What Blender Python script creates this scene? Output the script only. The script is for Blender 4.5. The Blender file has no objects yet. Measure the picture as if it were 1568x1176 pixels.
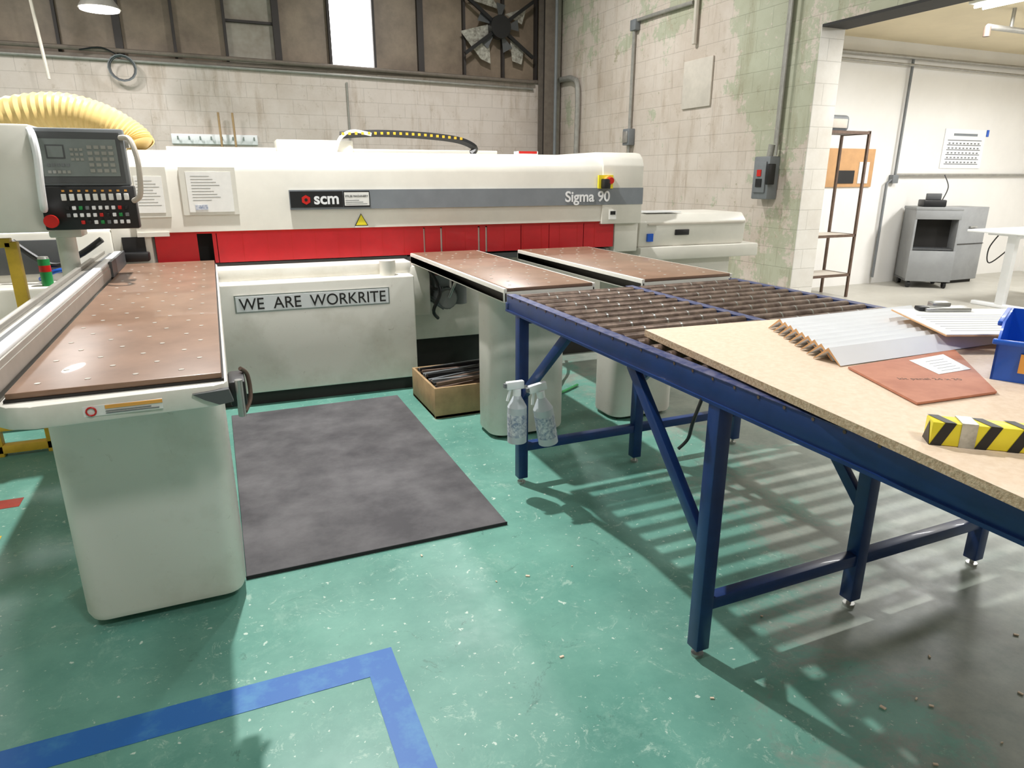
import bpy, bmesh, math, random
from mathutils import Vector, Matrix
random.seed(7)
sc=bpy.context.scene
sc.view_settings.view_transform='Standard'

# ---------------- materials ----------------
def s2l(c):
    return tuple(((x/255)/12.92 if x/255<=.04045 else ((x/255+.055)/1.055)**2.4) for x in c)+(1,)
def mat(name,col,rough=.5,metal=0,var=.12,scale=6,emit=0,bump=0,col2=None,coat=0,alpha=1,trans=0,detail=4,thr=None):
    m=bpy.data.materials.new(name); m.use_nodes=True
    nt=m.node_tree; b=nt.nodes["Principled BSDF"]
    c=s2l(col)
    b.inputs["Roughness"].default_value=rough; b.inputs["Metallic"].default_value=metal
    b.inputs["Coat Weight"].default_value=coat
    tc=nt.nodes.new("ShaderNodeTexCoord"); n=nt.nodes.new("ShaderNodeTexNoise")
    n.inputs["Scale"].default_value=scale; n.inputs["Detail"].default_value=detail; n.inputs["Roughness"].default_value=.65
    nt.links.new(tc.outputs["Object"],n.inputs["Vector"])
    r=nt.nodes.new("ShaderNodeValToRGB")
    lo,hi=thr if thr else (.35,.65)
    r.color_ramp.elements[0].position=lo; r.color_ramp.elements[1].position=hi
    r.color_ramp.elements[0].color=s2l(col2) if col2 else tuple(x*(1-var) for x in c[:3])+(1,)
    r.color_ramp.elements[1].color=c
    nt.links.new(n.outputs["Fac"],r.inputs["Fac"]); nt.links.new(r.outputs["Color"],b.inputs["Base Color"])
    if emit:
        b.inputs["Emission Color"].default_value=c; b.inputs["Emission Strength"].default_value=emit
    if bump:
        bp=nt.nodes.new("ShaderNodeBump"); bp.inputs["Strength"].default_value=bump; bp.inputs["Distance"].default_value=.01
        nt.links.new(n.outputs["Fac"],bp.inputs["Height"]); nt.links.new(bp.outputs["Normal"],b.inputs["Normal"])
    if trans: b.inputs["Transmission Weight"].default_value=trans
    if alpha<1: b.inputs["Alpha"].default_value=alpha
    return m

M={}
M['cream']=mat('cream_paint',(226,223,213),.38,0,.08,3,coat=.15)
def dirtymat():
    m=mat('scuffed_cream_paint',(224,221,212),.45,0,.0,3.2,col2=(209,205,194),coat=.08,thr=(.3,.5),detail=8)
    nt=m.node_tree; b=nt.nodes["Principled BSDF"]; L=nt.links
    src=b.inputs["Base Color"].links[0].from_socket
    tc=nt.nodes.new("ShaderNodeTexCoord"); n=nt.nodes.new("ShaderNodeTexNoise"); n.inputs["Scale"].default_value=11; n.inputs["Detail"].default_value=9; n.inputs["Roughness"].default_value=.8; n.inputs["Distortion"].default_value=1.5
    L.new(tc.outputs["Object"],n.inputs["Vector"])
    r=nt.nodes.new("ShaderNodeValToRGB"); r.color_ramp.elements[0].position=.62; r.color_ramp.elements[0].color=(0,0,0,1); r.color_ramp.elements[1].position=.70; r.color_ramp.elements[1].color=(.7,.7,.7,1)
    L.new(n.outputs["Fac"],r.inputs["Fac"])
    mx=nt.nodes.new("ShaderNodeMix"); mx.data_type='RGBA'; L.new(r.outputs["Color"],mx.inputs["Factor"]); L.new(src,mx.inputs["A"]); mx.inputs["B"].default_value=s2l((160,150,136))
    L.new(mx.outputs["Result"],b.inputs["Base Color"]); return m
M['creamdirty']=dirtymat()
M['red']=mat('red_strip_curtain',(210,34,44),.38,0,.15,3,coat=.15)
M['grey']=mat('grey_stripe',(128,134,140),.45)
M['black']=mat('black_plastic',(22,22,24),.45)
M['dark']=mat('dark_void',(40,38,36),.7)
M['darkgrey']=mat('dark_grey_panel',(84,86,88),.45)
M['phenolic']=mat('brown_phenolic',(142,112,92),.38,0,.12,5,col2=(124,97,79),coat=.1,detail=9)
M['steel']=mat('steel',(185,185,182),.3,.8,.15,12)
M['dot']=mat('air_ball_steel',(200,194,184),.35,.2,.1,12)
M['alu']=mat('aluminium',(172,168,160),.42,.5,.1,10)
M['roller']=mat('roller_steel',(138,120,108),.42,.5,.3,14,col2=(92,76,68))
M['blue']=mat('blue_steel_paint',(20,54,112),.38,0,.25,8,coat=.12)
M['blueedge']=mat('worn_edge',(104,106,134),.45,.2,.3,30,col2=(28,50,104))
M['particle']=mat('particle_board_face',(226,206,184),.6,0,.0,60,col2=(216,193,168),detail=6)
M['partedge']=mat('particle_board_edge',(206,182,154),.85,0,.0,110,col2=(172,144,114),bump=.3)
M['white']=mat('white_plastic',(238,240,242),.4,0,.04,5)
M['paper']=mat('paper',(232,232,228),.7,0,.05,20)
M['hard']=mat('hardboard_sheet',(186,124,98),.6,0,.0,10,col2=(170,108,84))
M['binblue']=mat('blue_bin_plastic',(20,92,204),.35,0,.1,5,coat=.2)
M['yellow']=mat('yellow_paint',(228,186,60),.45,0,.2,8)
M['tapeyellow']=mat('yellow_tape',(236,220,50),.4)
M['duct']=mat('yellow_duct',(232,202,134),.45,0,.1,4)
M['rubber']=mat('rubber_mat',(98,96,98),.8,0,.0,2.6,col2=(66,64,67),bump=.15,detail=14,thr=(.36,.64))
M['rubberedge']=mat('rubber_edge',(34,33,36),.8)
M['tapeblue']=mat('blue_floor_tape',(32,96,168),.5,0,.0,9,col2=(58,122,174),thr=(.3,.5))
M['tapered']=mat('red_floor_tape',(150,56,46),.5,0,.3,9)
M['wood']=mat('crate_plywood',(178,148,108),.7,0,.25,8)
M['mull']=mat('window_frame_dark',(50,44,42),.6)
M['pane']=mat('dusty_pane',(142,126,108),.5,0,.0,1.5,col2=(108,94,80),detail=8)
M['pane2']=mat('dusty_pane_light',(162,156,144),.4,0,.0,1.5,col2=(122,112,98))
M['day']=mat('daylight_pane',(255,255,255),.5,0,.0,1,emit=7)
M['lamp']=mat('lamp_emitter',(255,253,245),.5,0,.0,1,emit=9)
M['annexw']=mat('annex_wall_white',(236,234,230),.65,0,.05,1.5)
M['annexc']=mat('annex_ceiling_cream',(226,212,180),.7,0,.08,1.5)
M['ceil']=mat('ceiling_grey',(150,145,135),.8)
M['plain']=mat('plain_wall',(204,196,184),.8)
M['conduit']=mat('galvanised_conduit',(166,164,158),.45,.4,.2,10)
M['brownpipe']=mat('brown_pipe',(120,110,100),.6,.2,.2,10)
M['boxgrey']=mat('switch_box_grey',(118,122,125),.5)
M['cartgrey']=mat('cart_grey',(146,148,149),.5)
M['redbtn']=mat('red_button',(200,30,24),.35)
M['green']=mat('green_plastic',(30,140,70),.4)
M['amber']=mat('orange_label',(236,170,80),.5)
M['lcd']=mat('lcd',(128,136,134),.3)
M['bottle']=mat('spray_bottle_plastic',(206,214,220),.3,0,.05,5,trans=.15)
M['label']=mat('bottle_label',(120,136,164),.5,0,.0,60,col2=(222,224,228))
M['foil']=mat('taped_foil',(190,188,178),.3,.2,.0,14,col2=(120,116,108))
M['tan']=mat('cardboard',(206,160,112),.7)
M['rust']=mat('rusty_steel',(112,92,80),.6,.3,.3,12)
M['sleeve']=mat('plastic_sleeve',(218,216,206),.15,0,.06,8,coat=.5)

def wallmat(name,base,green,mode):
    m=bpy.data.materials.new(name); m.use_nodes=True; nt=m.node_tree; L=nt.links
    b=nt.nodes["Principled BSDF"]; b.inputs["Roughness"].default_value=.7
    g=nt.nodes.new("ShaderNodeNewGeometry"); sx=nt.nodes.new("ShaderNodeSeparateXYZ"); L.new(g.outputs["Position"],sx.inputs[0])
    cb=nt.nodes.new("ShaderNodeCombineXYZ")
    L.new(sx.outputs['Y' if mode=='y' else 'X'],cb.inputs[0]); L.new(sx.outputs['Z'],cb.inputs[1])
    br=nt.nodes.new("ShaderNodeTexBrick"); L.new(cb.outputs[0],br.inputs["Vector"])
    br.inputs["Scale"].default_value=1; br.inputs["Brick Width"].default_value=.5; br.inputs["Row Height"].default_value=.24
    br.inputs["Mortar Size"].default_value=.006; br.inputs["Mortar Smooth"].default_value=.8
    c=s2l(base)
    br.inputs["Color1"].default_value=c; br.inputs["Color2"].default_value=tuple(x*.95 for x in c[:3])+(1,)
    br.inputs["Mortar"].default_value=tuple(x*.77 for x in c[:3])+(1,)
    def noise(s,d,ro,vec=None):
        n=nt.nodes.new("ShaderNodeTexNoise"); n.inputs["Scale"].default_value=s; n.inputs["Detail"].default_value=d; n.inputs["Roughness"].default_value=ro
        L.new(vec or g.outputs["Position"],n.inputs["Vector"]); return n.outputs["Fac"]
    def mul(a,fac,p0,p1,c0):
        mx=nt.nodes.new("ShaderNodeMix"); mx.data_type='RGBA'; mx.blend_type='MULTIPLY'; mx.inputs["Factor"].default_value=1
        r=nt.nodes.new("ShaderNodeValToRGB"); r.color_ramp.elements[0].position=p0; r.color_ramp.elements[0].color=c0+(1,); r.color_ramp.elements[1].position=p1; r.color_ramp.elements[1].color=(1,1,1,1)
        L.new(fac,r.inputs["Fac"]); L.new(a,mx.inputs["A"]); L.new(r.outputs["Color"],mx.inputs["B"]); return mx.outputs["Result"]
    out=mul(br.outputs["Color"],noise(.8,10,.7),.3,.58,(.80,.76,.71))
    mp=nt.nodes.new("ShaderNodeMapping"); mp.inputs["Scale"].default_value=(2.2,2.2,.35); L.new(g.outputs["Position"],mp.inputs["Vector"])
    if mode!='p': out=mul(out,noise(1.4,9,.75,mp.outputs[0]),.36,.48,(.80,.76,.71))
    if mode!='p': out=mul(out,noise(6,8,.8),.36,.42,(.84,.82,.78))
    if green:
        n2=noise(1.0,12,.76)
        mr=nt.nodes.new("ShaderNodeMapRange"); mr.inputs["From Min"].default_value=8.2; mr.inputs["From Max"].default_value=7.5; mr.inputs["To Min"].default_value=-.05; mr.inputs["To Max"].default_value=.075
        L.new(sx.outputs['Y'],mr.inputs["Value"])
        mz=nt.nodes.new("ShaderNodeMapRange"); mz.inputs["From Min"].default_value=3.1; mz.inputs["From Max"].default_value=3.7; mz.inputs["To Min"].default_value=0; mz.inputs["To Max"].default_value=.09
        L.new(sx.outputs['Z'],mz.inputs["Value"])
        a=nt.nodes.new("ShaderNodeMath"); a.operation='ADD'; L.new(mr.outputs[0],a.inputs[0]); L.new(mz.outputs[0],a.inputs[1])
        a2=nt.nodes.new("ShaderNodeMath"); a2.operation='ADD'; L.new(a.outputs[0],a2.inputs[0]); L.new(n2,a2.inputs[1])
        r2=nt.nodes.new("ShaderNodeValToRGB"); r2.color_ramp.elements[0].position=.555; r2.color_ramp.elements[0].color=(0,0,0,1); r2.color_ramp.elements[1].position=.575; r2.color_ramp.elements[1].color=(1,1,1,1)
        L.new(a2.outputs[0],r2.inputs["Fac"])
        brg=nt.nodes.new("ShaderNodeMix"); brg.data_type='RGBA'; brg.blend_type='MULTIPLY'; brg.inputs["Factor"].default_value=1
        L.new(out,brg.inputs["A"]); brg.inputs["B"].default_value=(.74,.86,.74,1)
        m2=nt.nodes.new("ShaderNodeMix"); m2.data_type='RGBA'
        L.new(r2.outputs["Color"],m2.inputs["Factor"]); L.new(out,m2.inputs["A"]); L.new(brg.outputs["Result"],m2.inputs["B"]); out=m2.outputs["Result"]
        r3=nt.nodes.new("ShaderNodeValToRGB"); r3.color_ramp.elements[0].position=.63; r3.color_ramp.elements[0].color=(0,0,0,1); r3.color_ramp.elements[1].position=.65; r3.color_ramp.elements[1].color=(1,1,1,1)
        L.new(noise(2.7,9,.75),r3.inputs["Fac"])
        m3=nt.nodes.new("ShaderNodeMix"); m3.data_type='RGBA'; L.new(r3.outputs["Color"],m3.inputs["Factor"]); L.new(out,m3.inputs["A"]); m3.inputs["B"].default_value=s2l((166,158,136)); out=m3.outputs["Result"]
    L.new(out,b.inputs["Base Color"])
    bp=nt.nodes.new("ShaderNodeBump"); bp.inputs["Strength"].default_value=.3; bp.inputs["Distance"].default_value=.012; bp.invert=True
    L.new(br.outputs["Fac"],bp.inputs["Height"]); L.new(bp.outputs["Normal"],b.inputs["Normal"])
    return m
M['blockback']=wallmat('block_wall_back',(211,200,192),False,'x')
M['blockright']=wallmat('block_wall_right',(207,196,185),True,'y')
M['blockwhite']=wallmat('block_pillar_white',(214,211,204),False,'p')

def floormat():
    m=bpy.data.materials.new('green_epoxy_floor'); m.use_nodes=True; nt=m.node_tree; L=nt.links
    b=nt.nodes["Principled BSDF"]
    g=nt.nodes.new("ShaderNodeNewGeometry"); sx=nt.nodes.new("ShaderNodeSeparateXYZ"); L.new(g.outputs["Position"],sx.inputs[0])
    def noise(s,d,ro=.6,dist=0):
        n=nt.nodes.new("ShaderNodeTexNoise"); n.inputs["Scale"].default_value=s; n.inputs["Detail"].default_value=d; n.inputs["Roughness"].default_value=ro; n.inputs["Distortion"].default_value=dist
        L.new(g.outputs["Position"],n.inputs["Vector"]); return n.outputs["Fac"]
    def ramp(v,p0,p1,c0,c1):
        r=nt.nodes.new("ShaderNodeValToRGB"); r.color_ramp.elements[0].position=p0; r.color_ramp.elements[1].position=p1
        r.color_ramp.elements[0].color=c0; r.color_ramp.elements[1].color=c1; L.new(v,r.inputs["Fac"]); return r.outputs["Color"]
    def mix(f,a,c):
        x=nt.nodes.new("ShaderNodeMix"); x.data_type='RGBA'
        L.new(f,x.inputs["Factor"])
        for s,v in (("A",a),("B",c)):
            if isinstance(v,tuple): x.inputs[s].default_value=v
            else: L.new(v,x.inputs[s])
        return x.outputs["Result"]
    K=(0,0,0,1);W=(1,1,1,1)
    base=ramp(noise(1.3,10,.72),.32,.68,s2l((80,132,120)),s2l((112,162,147)))
    sc0=ramp(noise(3.4,12,.85,.5),.54,.64,K,(.45,.45,.45,1))
    c=mix(sc0,base,s2l((140,176,162)))
    sc1=ramp(noise(9,10,.85,1.0),.58,.62,K,(.7,.7,.7,1))
    c=mix(sc1,c,s2l((158,186,172)))
    sc2=ramp(noise(34,3,.6,.3),.665,.70,K,W)
    c=mix(sc2,c,s2l((184,202,190)))
    sc3=ramp(noise(5,10,.85,1.2),.36,.40,(.75,.75,.75,1),K)
    c=mix(sc3,c,s2l((72,112,102)))
    mr=nt.nodes.new("ShaderNodeMapRange"); mr.inputs["From Min"].default_value=1.2; mr.inputs["From Max"].default_value=3.0; mr.inputs["To Min"].default_value=-.22; mr.inputs["To Max"].default_value=.35
    L.new(sx.outputs['X'],mr.inputs["Value"])
    mr2=nt.nodes.new("ShaderNodeMapRange"); mr2.inputs["From Min"].default_value=.6; mr2.inputs["From Max"].default_value=3.0; mr2.inputs["To Min"].default_value=.18; mr2.inputs["To Max"].default_value=-.20
    L.new(sx.outputs['Y'],mr2.inputs["Value"])
    a=nt.nodes.new("ShaderNodeMath"); a.operation='ADD'; L.new(mr.outputs[0],a.inputs[0]); L.new(noise(1.6,11,.78,.4),a.inputs[1])
    a1=nt.nodes.new("ShaderNodeMath"); a1.operation='ADD'; L.new(a.outputs[0],a1.inputs[0]); L.new(mr2.outputs[0],a1.inputs[1])
    wf=ramp(a1.outputs[0],.48,.60,K,W)
    grey=ramp(noise(3,10,.75),.3,.7,s2l((108,122,114)),s2l((156,160,150)))
    c=mix(wf,c,grey)
    mr3=nt.nodes.new("ShaderNodeMapRange"); mr3.inputs["From Min"].default_value=5.4; mr3.inputs["From Max"].default_value=6.6
    L.new(sx.outputs['X'],mr3.inputs["Value"])
    c=mix(mr3.outputs[0],c,s2l((176,173,163)))
    L.new(c,b.inputs["Base Color"])
    rr=ramp(noise(2.5,8,.7),.3,.7,(.28,.28,.28,1),(.52,.52,.52,1)); L.new(rr,b.inputs["Roughness"])
    b.inputs["Specular IOR Level"].default_value=.4
    return m
M['floor']=floormat()

# ---------------- builder ----------------
class Obj:
    def __init__(s,name,mtx=None):
        s.name=name; s.bm=bmesh.new(); s.mats=[]; s.M=mtx or Matrix.Identity(4); s.kids=[]
    def mi(s,m):
        if m not in s.mats: s.mats.append(m)
        return s.mats.index(m)
    def _fin(s,verts,m,T=None,bev=0,seg=2):
        i=s.mi(m); fs=set()
        for v in verts:
            for f in v.link_faces: fs.add(f)
        for f in fs: f.material_index=i
        if T is not None: bmesh.ops.transform(s.bm,matrix=T,verts=verts)
        if bev>0:
            es=set()
            for f in fs:
                for e in f.edges: es.add(e)
            r=bmesh.ops.bevel(s.bm,geom=list(es),offset=bev,segments=seg,affect='EDGES',profile=.5,clamp_overlap=True)
            for f in r['faces']: f.material_index=i
    def box(s,x,y,z,m,bev=0,T=None,seg=2):
        r=bmesh.ops.create_cube(s.bm,size=1)
        c=Matrix.Translation(((x[0]+x[1])/2,(y[0]+y[1])/2,(z[0]+z[1])/2))@Matrix.Diagonal((abs(x[1]-x[0]),abs(y[1]-y[0]),abs(z[1]-z[0]),1))
        if T is not None: c=T@c
        s._fin(r['verts'],m,c,bev,seg)
    def cyl(s,p0,p1,r,m,seg=16,r2=None):
        p0=Vector(p0);p1=Vector(p1);d=p1-p0
        q=bmesh.ops.create_cone(s.bm,cap_ends=True,segments=seg,radius1=r,radius2=r if r2 is None else r2,depth=d.length)
        T=Matrix.Translation((p0+p1)/2)@d.to_track_quat('Z','Y').to_matrix().to_4x4()
        s._fin(q['verts'],m,T)
    def bar(s,p0,p1,w,h,m,bev=0):
        p0=Vector(p0);p1=Vector(p1);d=p1-p0
        zax=d.normalized(); up=Vector((0,0,1)) if abs(zax.z)<.95 else Vector((0,1,0))
        xa=up.cross(zax).normalized(); ya=zax.cross(xa)
        R=Matrix((xa,ya,zax)).transposed().to_4x4()
        T=Matrix.Translation((p0+p1)/2)@R@Matrix.Diagonal((w,h,d.length,1))
        r=bmesh.ops.create_cube(s.bm,size=1); s._fin(r['verts'],m,T,bev)
    def prism(s,pts,axis,a,b,m,bev=0,T=None):
        def P(p,t):
            if axis=='x': q=(t,p[0],p[1])
            elif axis=='y': q=(p[0],t,p[1])
            else: q=(p[0],p[1],t)
            return T@Vector(q) if T is not None else q
        v0=[s.bm.verts.new(P(p,a)) for p in pts]; v1=[s.bm.verts.new(P(p,b)) for p in pts]
        i=s.mi(m); n=len(pts); F=[]
        F.append(s.bm.faces.new(v0)); F.append(s.bm.faces.new(v1[::-1]))
        for k in range(n): F.append(s.bm.faces.new((v0[k],v1[k],v1[(k+1)%n],v0[(k+1)%n])))
        for f in F: f.material_index=i
        bmesh.ops.recalc_face_normals(s.bm,faces=F)
        if bev:
            es={e for f in F for e in f.edges}
            r=bmesh.ops.bevel(s.bm,geom=list(es),offset=bev,segments=2,affect='EDGES',profile=.5,clamp_overlap=True)
            for f in r['faces']: f.material_index=i
    def rprism(s,x,y,z,rad,m,edge=.015,n=7):
        rings=[]
        for (zz,ins) in ((z[0],edge),(z[0]+edge*.3,edge*.3),(z[0]+edge,0),(z[1],0)):
            ring=[]
            for cx,cy,a0 in ((x[1]-rad,y[1]-rad,0),(x[0]+rad,y[1]-rad,90),(x[0]+rad,y[0]+rad,180),(x[1]-rad,y[0]+rad,270)):
                for k in range(n+1):
                    a=math.radians(a0+90*k/n); ring.append(s.bm.verts.new((cx+(rad-ins)*math.cos(a),cy+(rad-ins)*math.sin(a),zz)))
            rings.append(ring)
        i=s.mi(m); F=[]
        for A,B in zip(rings,rings[1:]):
            for k in range(len(A)): F.append(s.bm.faces.new((A[k],A[(k+1)%len(A)],B[(k+1)%len(A)],B[k])))
        F.append(s.bm.faces.new(rings[0][::-1])); F.append(s.bm.faces.new(rings[-1]))
        for f in F: f.material_index=i
    def poly(s,pts,m):
        f=s.bm.faces.new([s.bm.verts.new(p) for p in pts]); f.material_index=s.mi(m)
    def tube(s,pts,r,m,seg=10,closed=False,smooth=6):
        P=[Vector(p) for p in pts]
        if smooth and len(P)>2:
            Q=[]
            n=len(P)
            for i in range(n-1):
                a=P[max(i-1,0)];b=P[i];c=P[i+1];d=P[min(i+2,n-1)]
                for k in range(smooth):
                    t=k/smooth
                    Q.append(.5*((2*b)+(-a+c)*t+(2*a-5*b+4*c-d)*t*t+(-a+3*b-3*c+d)*t**3))
            Q.append(P[-1]); P=Q
        rings=[]; prev=None
        for i,p in enumerate(P):
            d=(P[min(i+1,len(P)-1)]-P[max(i-1,0)]).normalized()
            if prev is None:
                a=Vector((0,0,1)) if abs(d.z)<.9 else Vector((1,0,0)); x=a.cross(d).normalized()
            else: x=(prev-d*prev.dot(d)).normalized()
            prev=x; y=d.cross(x)
            rr=r(i,len(P)) if callable(r) else r
            rings.append([s.bm.verts.new(p+(x*math.cos(2*math.pi*k/seg)+y*math.sin(2*math.pi*k/seg))*rr) for k in range(seg)])
        i0=s.mi(m)
        for a,b in zip(rings,rings[1:]):
            for k in range(seg):
                f=s.bm.faces.new((a[k],a[(k+1)%seg],b[(k+1)%seg],b[k])); f.material_index=i0
        for f in (s.bm.faces.new(rings[0][::-1]),s.bm.faces.new(rings[-1])): f.material_index=i0
    def text(s,body,loc,size,m,rot=(math.pi/2,0,0),ext=.001,align='LEFT',name='lettering',sx=1,bold=0):
        cu=bpy.data.curves.new(name,'FONT'); cu.body=body; cu.size=size; cu.extrude=ext; cu.align_x=align; cu.offset=bold
        cu.materials.append(m)
        o=bpy.data.objects.new(name,cu); bpy.context.collection.objects.link(o)
        o.matrix_local=Matrix.LocRotScale(Vector(loc),__import__('mathutils').Euler(rot),Vector((sx,1,1)))
        s.kids.append(o)
    def done(s,angle=35):
        me=bpy.data.meshes.new(s.name); s.bm.to_mesh(me); s.bm.free()
        for m in s.mats: me.materials.append(m)
        for p in me.polygons: p.use_smooth=True
        me.set_sharp_from_angle(angle=math.radians(angle))
        o=bpy.data.objects.new(s.name,me); bpy.context.collection.objects.link(o); o.matrix_world=s.M
        for k in s.kids: k.parent=o
        return o

# ---------------- room ----------------
WX=6.62; WY=13.2; PE=6.45; TH=.36; HZ=3.256; AY=7.5; TOP=7.0
f=Obj('floor'); f.box((-5.2,13.2),(-5.2,13.5),(-.1,0),M['floor']); f.done()
w=Obj('wall_back'); w.box((-5.2,WX+TH),(WY,WY+.3),(0,3.36),M['blockback']); w.box((-5.2,WX+TH),(WY,WY+.3),(6.2,TOP),M['plain']); w.done()
w=Obj('wall_right')
w.box((WX,WX+TH),(PE+.012,WY),(0,TOP),M['blockright'])
w.box((WX,WX+TH),(-5,PE+.012),(HZ,TOP),M['blockright'])
w.box((WX+.001,WX+TH+.001),(PE,PE+.012),(0,HZ),M['blockwhite'])
w.done()
w=Obj('wall_left'); w.box((-5.3,-5),(-5,WY),(0,TOP),M['plain']); w.done()
w=Obj('wall_front'); w.box((-5.2,13),(-5.3,-5),(0,TOP),M['plain']); w.done()
w=Obj('wall_annex_back'); w.box((WX+TH,13),(AY,AY+.2),(0,3.5),M['annexw']); w.done()
w=Obj('wall_annex_right'); w.box((13,13.2),(-5,AY),(0,3.5),M['annexw']); w.done()
w=Obj('ceiling_annex'); w.box((WX+TH,13),(-5,AY),(3.42,3.5),M['annexc']); w.done()
w=Obj('ceiling'); w.box((-5.2,WX+TH),(-5.2,WY+.3),(TOP,TOP+.1),M['ceil']); w.done()
w=Obj('trim_header'); w.box((WX-.01,WX+TH+.01),(-5,PE-.01),(HZ-.03,HZ-.002),M['dark']); w.done()

w=Obj('window_1')
xs=[-5,-4.4,-3.6,-2.8,-1.88,-1.06,-.26,.52,1.34,2.22,3.0,3.86,4.71,5.5,6.2,WX]
for i,(a,b) in enumerate(zip(xs,xs[1:])):
    m=M['day'] if abs(a-2.22)<.01 else (M['pane2'] if abs(a-.52)<.01 or abs(a+4.4)<.01 else M['pane'])
    w.box((a,b),(WY+.12,WY+.14),(3.36,6.2),m)
for x in xs:
    t=.055 if x in (-1.06,1.34,3.86) else .022
    w.box((x-t,x+t),(WY+.02,WY+.12),(3.36,6.2),M['mull'])
for a,b,z in ((.52,1.34,4.05),(3.0,3.86,4.9),(-3.6,-1.06,4.6),(-1.06,1.34,4.75)):
    w.box((a,b),(WY+.07,WY+.12),(z,z+.04),M['mull'])
w.box((-5,WX),(WY-.04,WY+.12),(3.36,3.42),M['brownpipe'])
w.done()
w=Obj('trim_sill_pipe')
w.tube([(-5,WY-.1,3.5),(0,WY-.1,3.47),(6.1,WY-.1,3.37)],.035,M['brownpipe'],smooth=3)
w.tube([(-5,WY-.06,3.36),(0,WY-.06,3.34),(6.1,WY-.06,3.25)],.02,M['conduit'],smooth=3)
w.done()
w=Obj('exhaust_fan')
c=Vector((5.35,WY-.16,4.28))
w.cyl(c+Vector((0,-.08,0)),c+Vector((0,.1,0)),.2,M['black'],24)
for a in (35,145,215,325):
    d=Vector((math.cos(math.radians(a)),0,math.sin(math.radians(a))))
    w.bar(c+d*.1,c+d*.85,.05,.06,M['black'])
for k in range(5):
    a=math.radians(72*k+10); d=Vector((math.cos(a),0,math.sin(a))); e=Vector((-d.z,0,d.x))
    w.poly([c+Vector((0,.05,0))+d*.1,c+Vector((0,.06,0))+d*.42+e*.1,c+Vector((0,.09,0))+d*.42-e*.1],M['darkgrey'])
for P in (((-.75,-.1),(-.2,.05),(-.15,-.62),(-.35,-.55)),((.15,.25),(.6,.4),(.5,.1)),((-.6,.45),(.05,.32),(-.25,.66)),((.25,-.15),(.55,-.3),(.5,-.6),(.3,-.55))):
    w.poly([c+Vector((a,.1,b)) for a,b in P],M['foil'])
w.done()

w=Obj('corner_steel_column')
w.box((6.18,6.4),(WY-.42,WY-.4),(0,TOP),M['brownpipe']); w.box((6.18,6.4),(WY-.14,WY-.12),(0,TOP),M['brownpipe']); w.box((6.28,6.3),(WY-.4,WY-.14),(0,TOP),M['mull'])
w.done()
w=Obj('trim_corner_pipe'); w.cyl((6.5,WY-.3,0),(6.5,WY-.3,TOP),.07,M['conduit']); w.cyl((6.35,WY-.55,0),(6.35,WY-.55,TOP),.03,M['boxgrey']); w.done()
w=Obj('bent_wall_pipe')
w.tube([(WX-.08,12.1,.0),(WX-.08,12.1,2),(WX-.08,12.1,3.15),(WX-.08,12.3,3.36),(WX-.08,12.6,3.4),(WX-.08,13.1,3.4)],.05,M['conduit'])
w.done()
w=Obj('rigid_conduit_run'); w.tube([(WX-.04,6.93,1.99),(WX-.04,6.93,TOP-.02)],.03,M['conduit'],8,smooth=0)
w.cyl((WX-.09,6.86,1.85),(WX-.09,6.86,TOP-.02),.018,M['conduit']); w.done()
w=Obj('disconnect_switch_box')
w.box((WX-.17,WX-.005),(6.86,7.14),(1.32,1.84),M['boxgrey'],.015)
w.box((WX-.19,WX-.17),(6.9,7.1),(1.4,1.78),M['boxgrey'],.008)
w.box((WX-.2,WX-.185),(6.97,7.04),(1.60,1.68),M['redbtn']); w.box((WX-.2,WX-.185),(6.95,7.05),(1.47,1.57),M['black'])
w.box((WX-.22,WX-.1),(6.82,6.86),(1.5,1.75),M['black'],.01)
w.cyl((WX-.1,6.95,1.84),(WX-.1,6.93,1.98),.04,M['conduit'])
w.done()
w=Obj('junction_box')
w.box((WX-.12,WX-.005),(10.2,10.4),(2.1,2.36),M['boxgrey'],.01); w.box((WX-.14,WX-.12),(10.23,10.37),(2.14,2.32),M['steel'],.005)
w.tube([(WX-.05,10.3,2.36),(WX-.05,10.3,3.9),(WX-.05,10.2,3.98),(WX-.05,9.6,3.97),(WX-.05,8.8,3.95)],.028,M['conduit'],8,smooth=0)
w.tube([(WX-.05,10.3,0.1),(WX-.05,10.3,2.1)],.022,M['conduit'],8,smooth=0)
w.box((WX-.1,WX-.005),(10.2,10.36),(3.84,4.0),M['boxgrey'],.01)
w.done()
w=Obj('rigid_conduit_run.001'); w.tube([(WX-.05,8.72,3.4),(WX-.05,8.72,TOP-.02)],.035,M['plain'],8,smooth=0); w.done()
w=Obj('wall_patch_panel'); w.box((WX-.03,WX-.003),(8.3,8.95),(2.55,3.2),M['plain'],.01); w.done()
w=Obj('rigid_conduit_run.002'); w.tube([(2.45,WY-.03,2.1),(2.45,WY-.03,3.2)],.018,M['conduit'],8,smooth=0); w.done()
w=Obj('coat_hook_rail'); w.box((-.5,.85),(WY-.04,WY-.003),(2.12,2.28),M['white'],.008)
for i in range(8):
    x=-.4+i*.17; w.tube([(x,WY-.04,2.22),(x,WY-.1,2.19),(x,WY-.12,2.24)],.012,M['steel'],6)
w.done()
w=Obj('broom_handles')
for x in (.28,.5): w.cyl((x,WY-.26,0.0),(x-.02,WY-.16,2.62),.018,M['wood']); w.box((x-.12,x+.12),(WY-.3,WY-.23),(0,.1),M['black'],.01)
w.done()
w=Obj('cable_coil')
for k in range(4):
    pts=[(-1.05+.17*math.cos(a*math.pi/8)*(1+.05*k),WY-.16-.015*k,3.22+.17*math.sin(a*math.pi/8)*(1+.04*k)) for a in range(17)]
    w.tube(pts,.010,M['boxgrey' if k%2 else 'black'],6,smooth=0)
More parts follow.
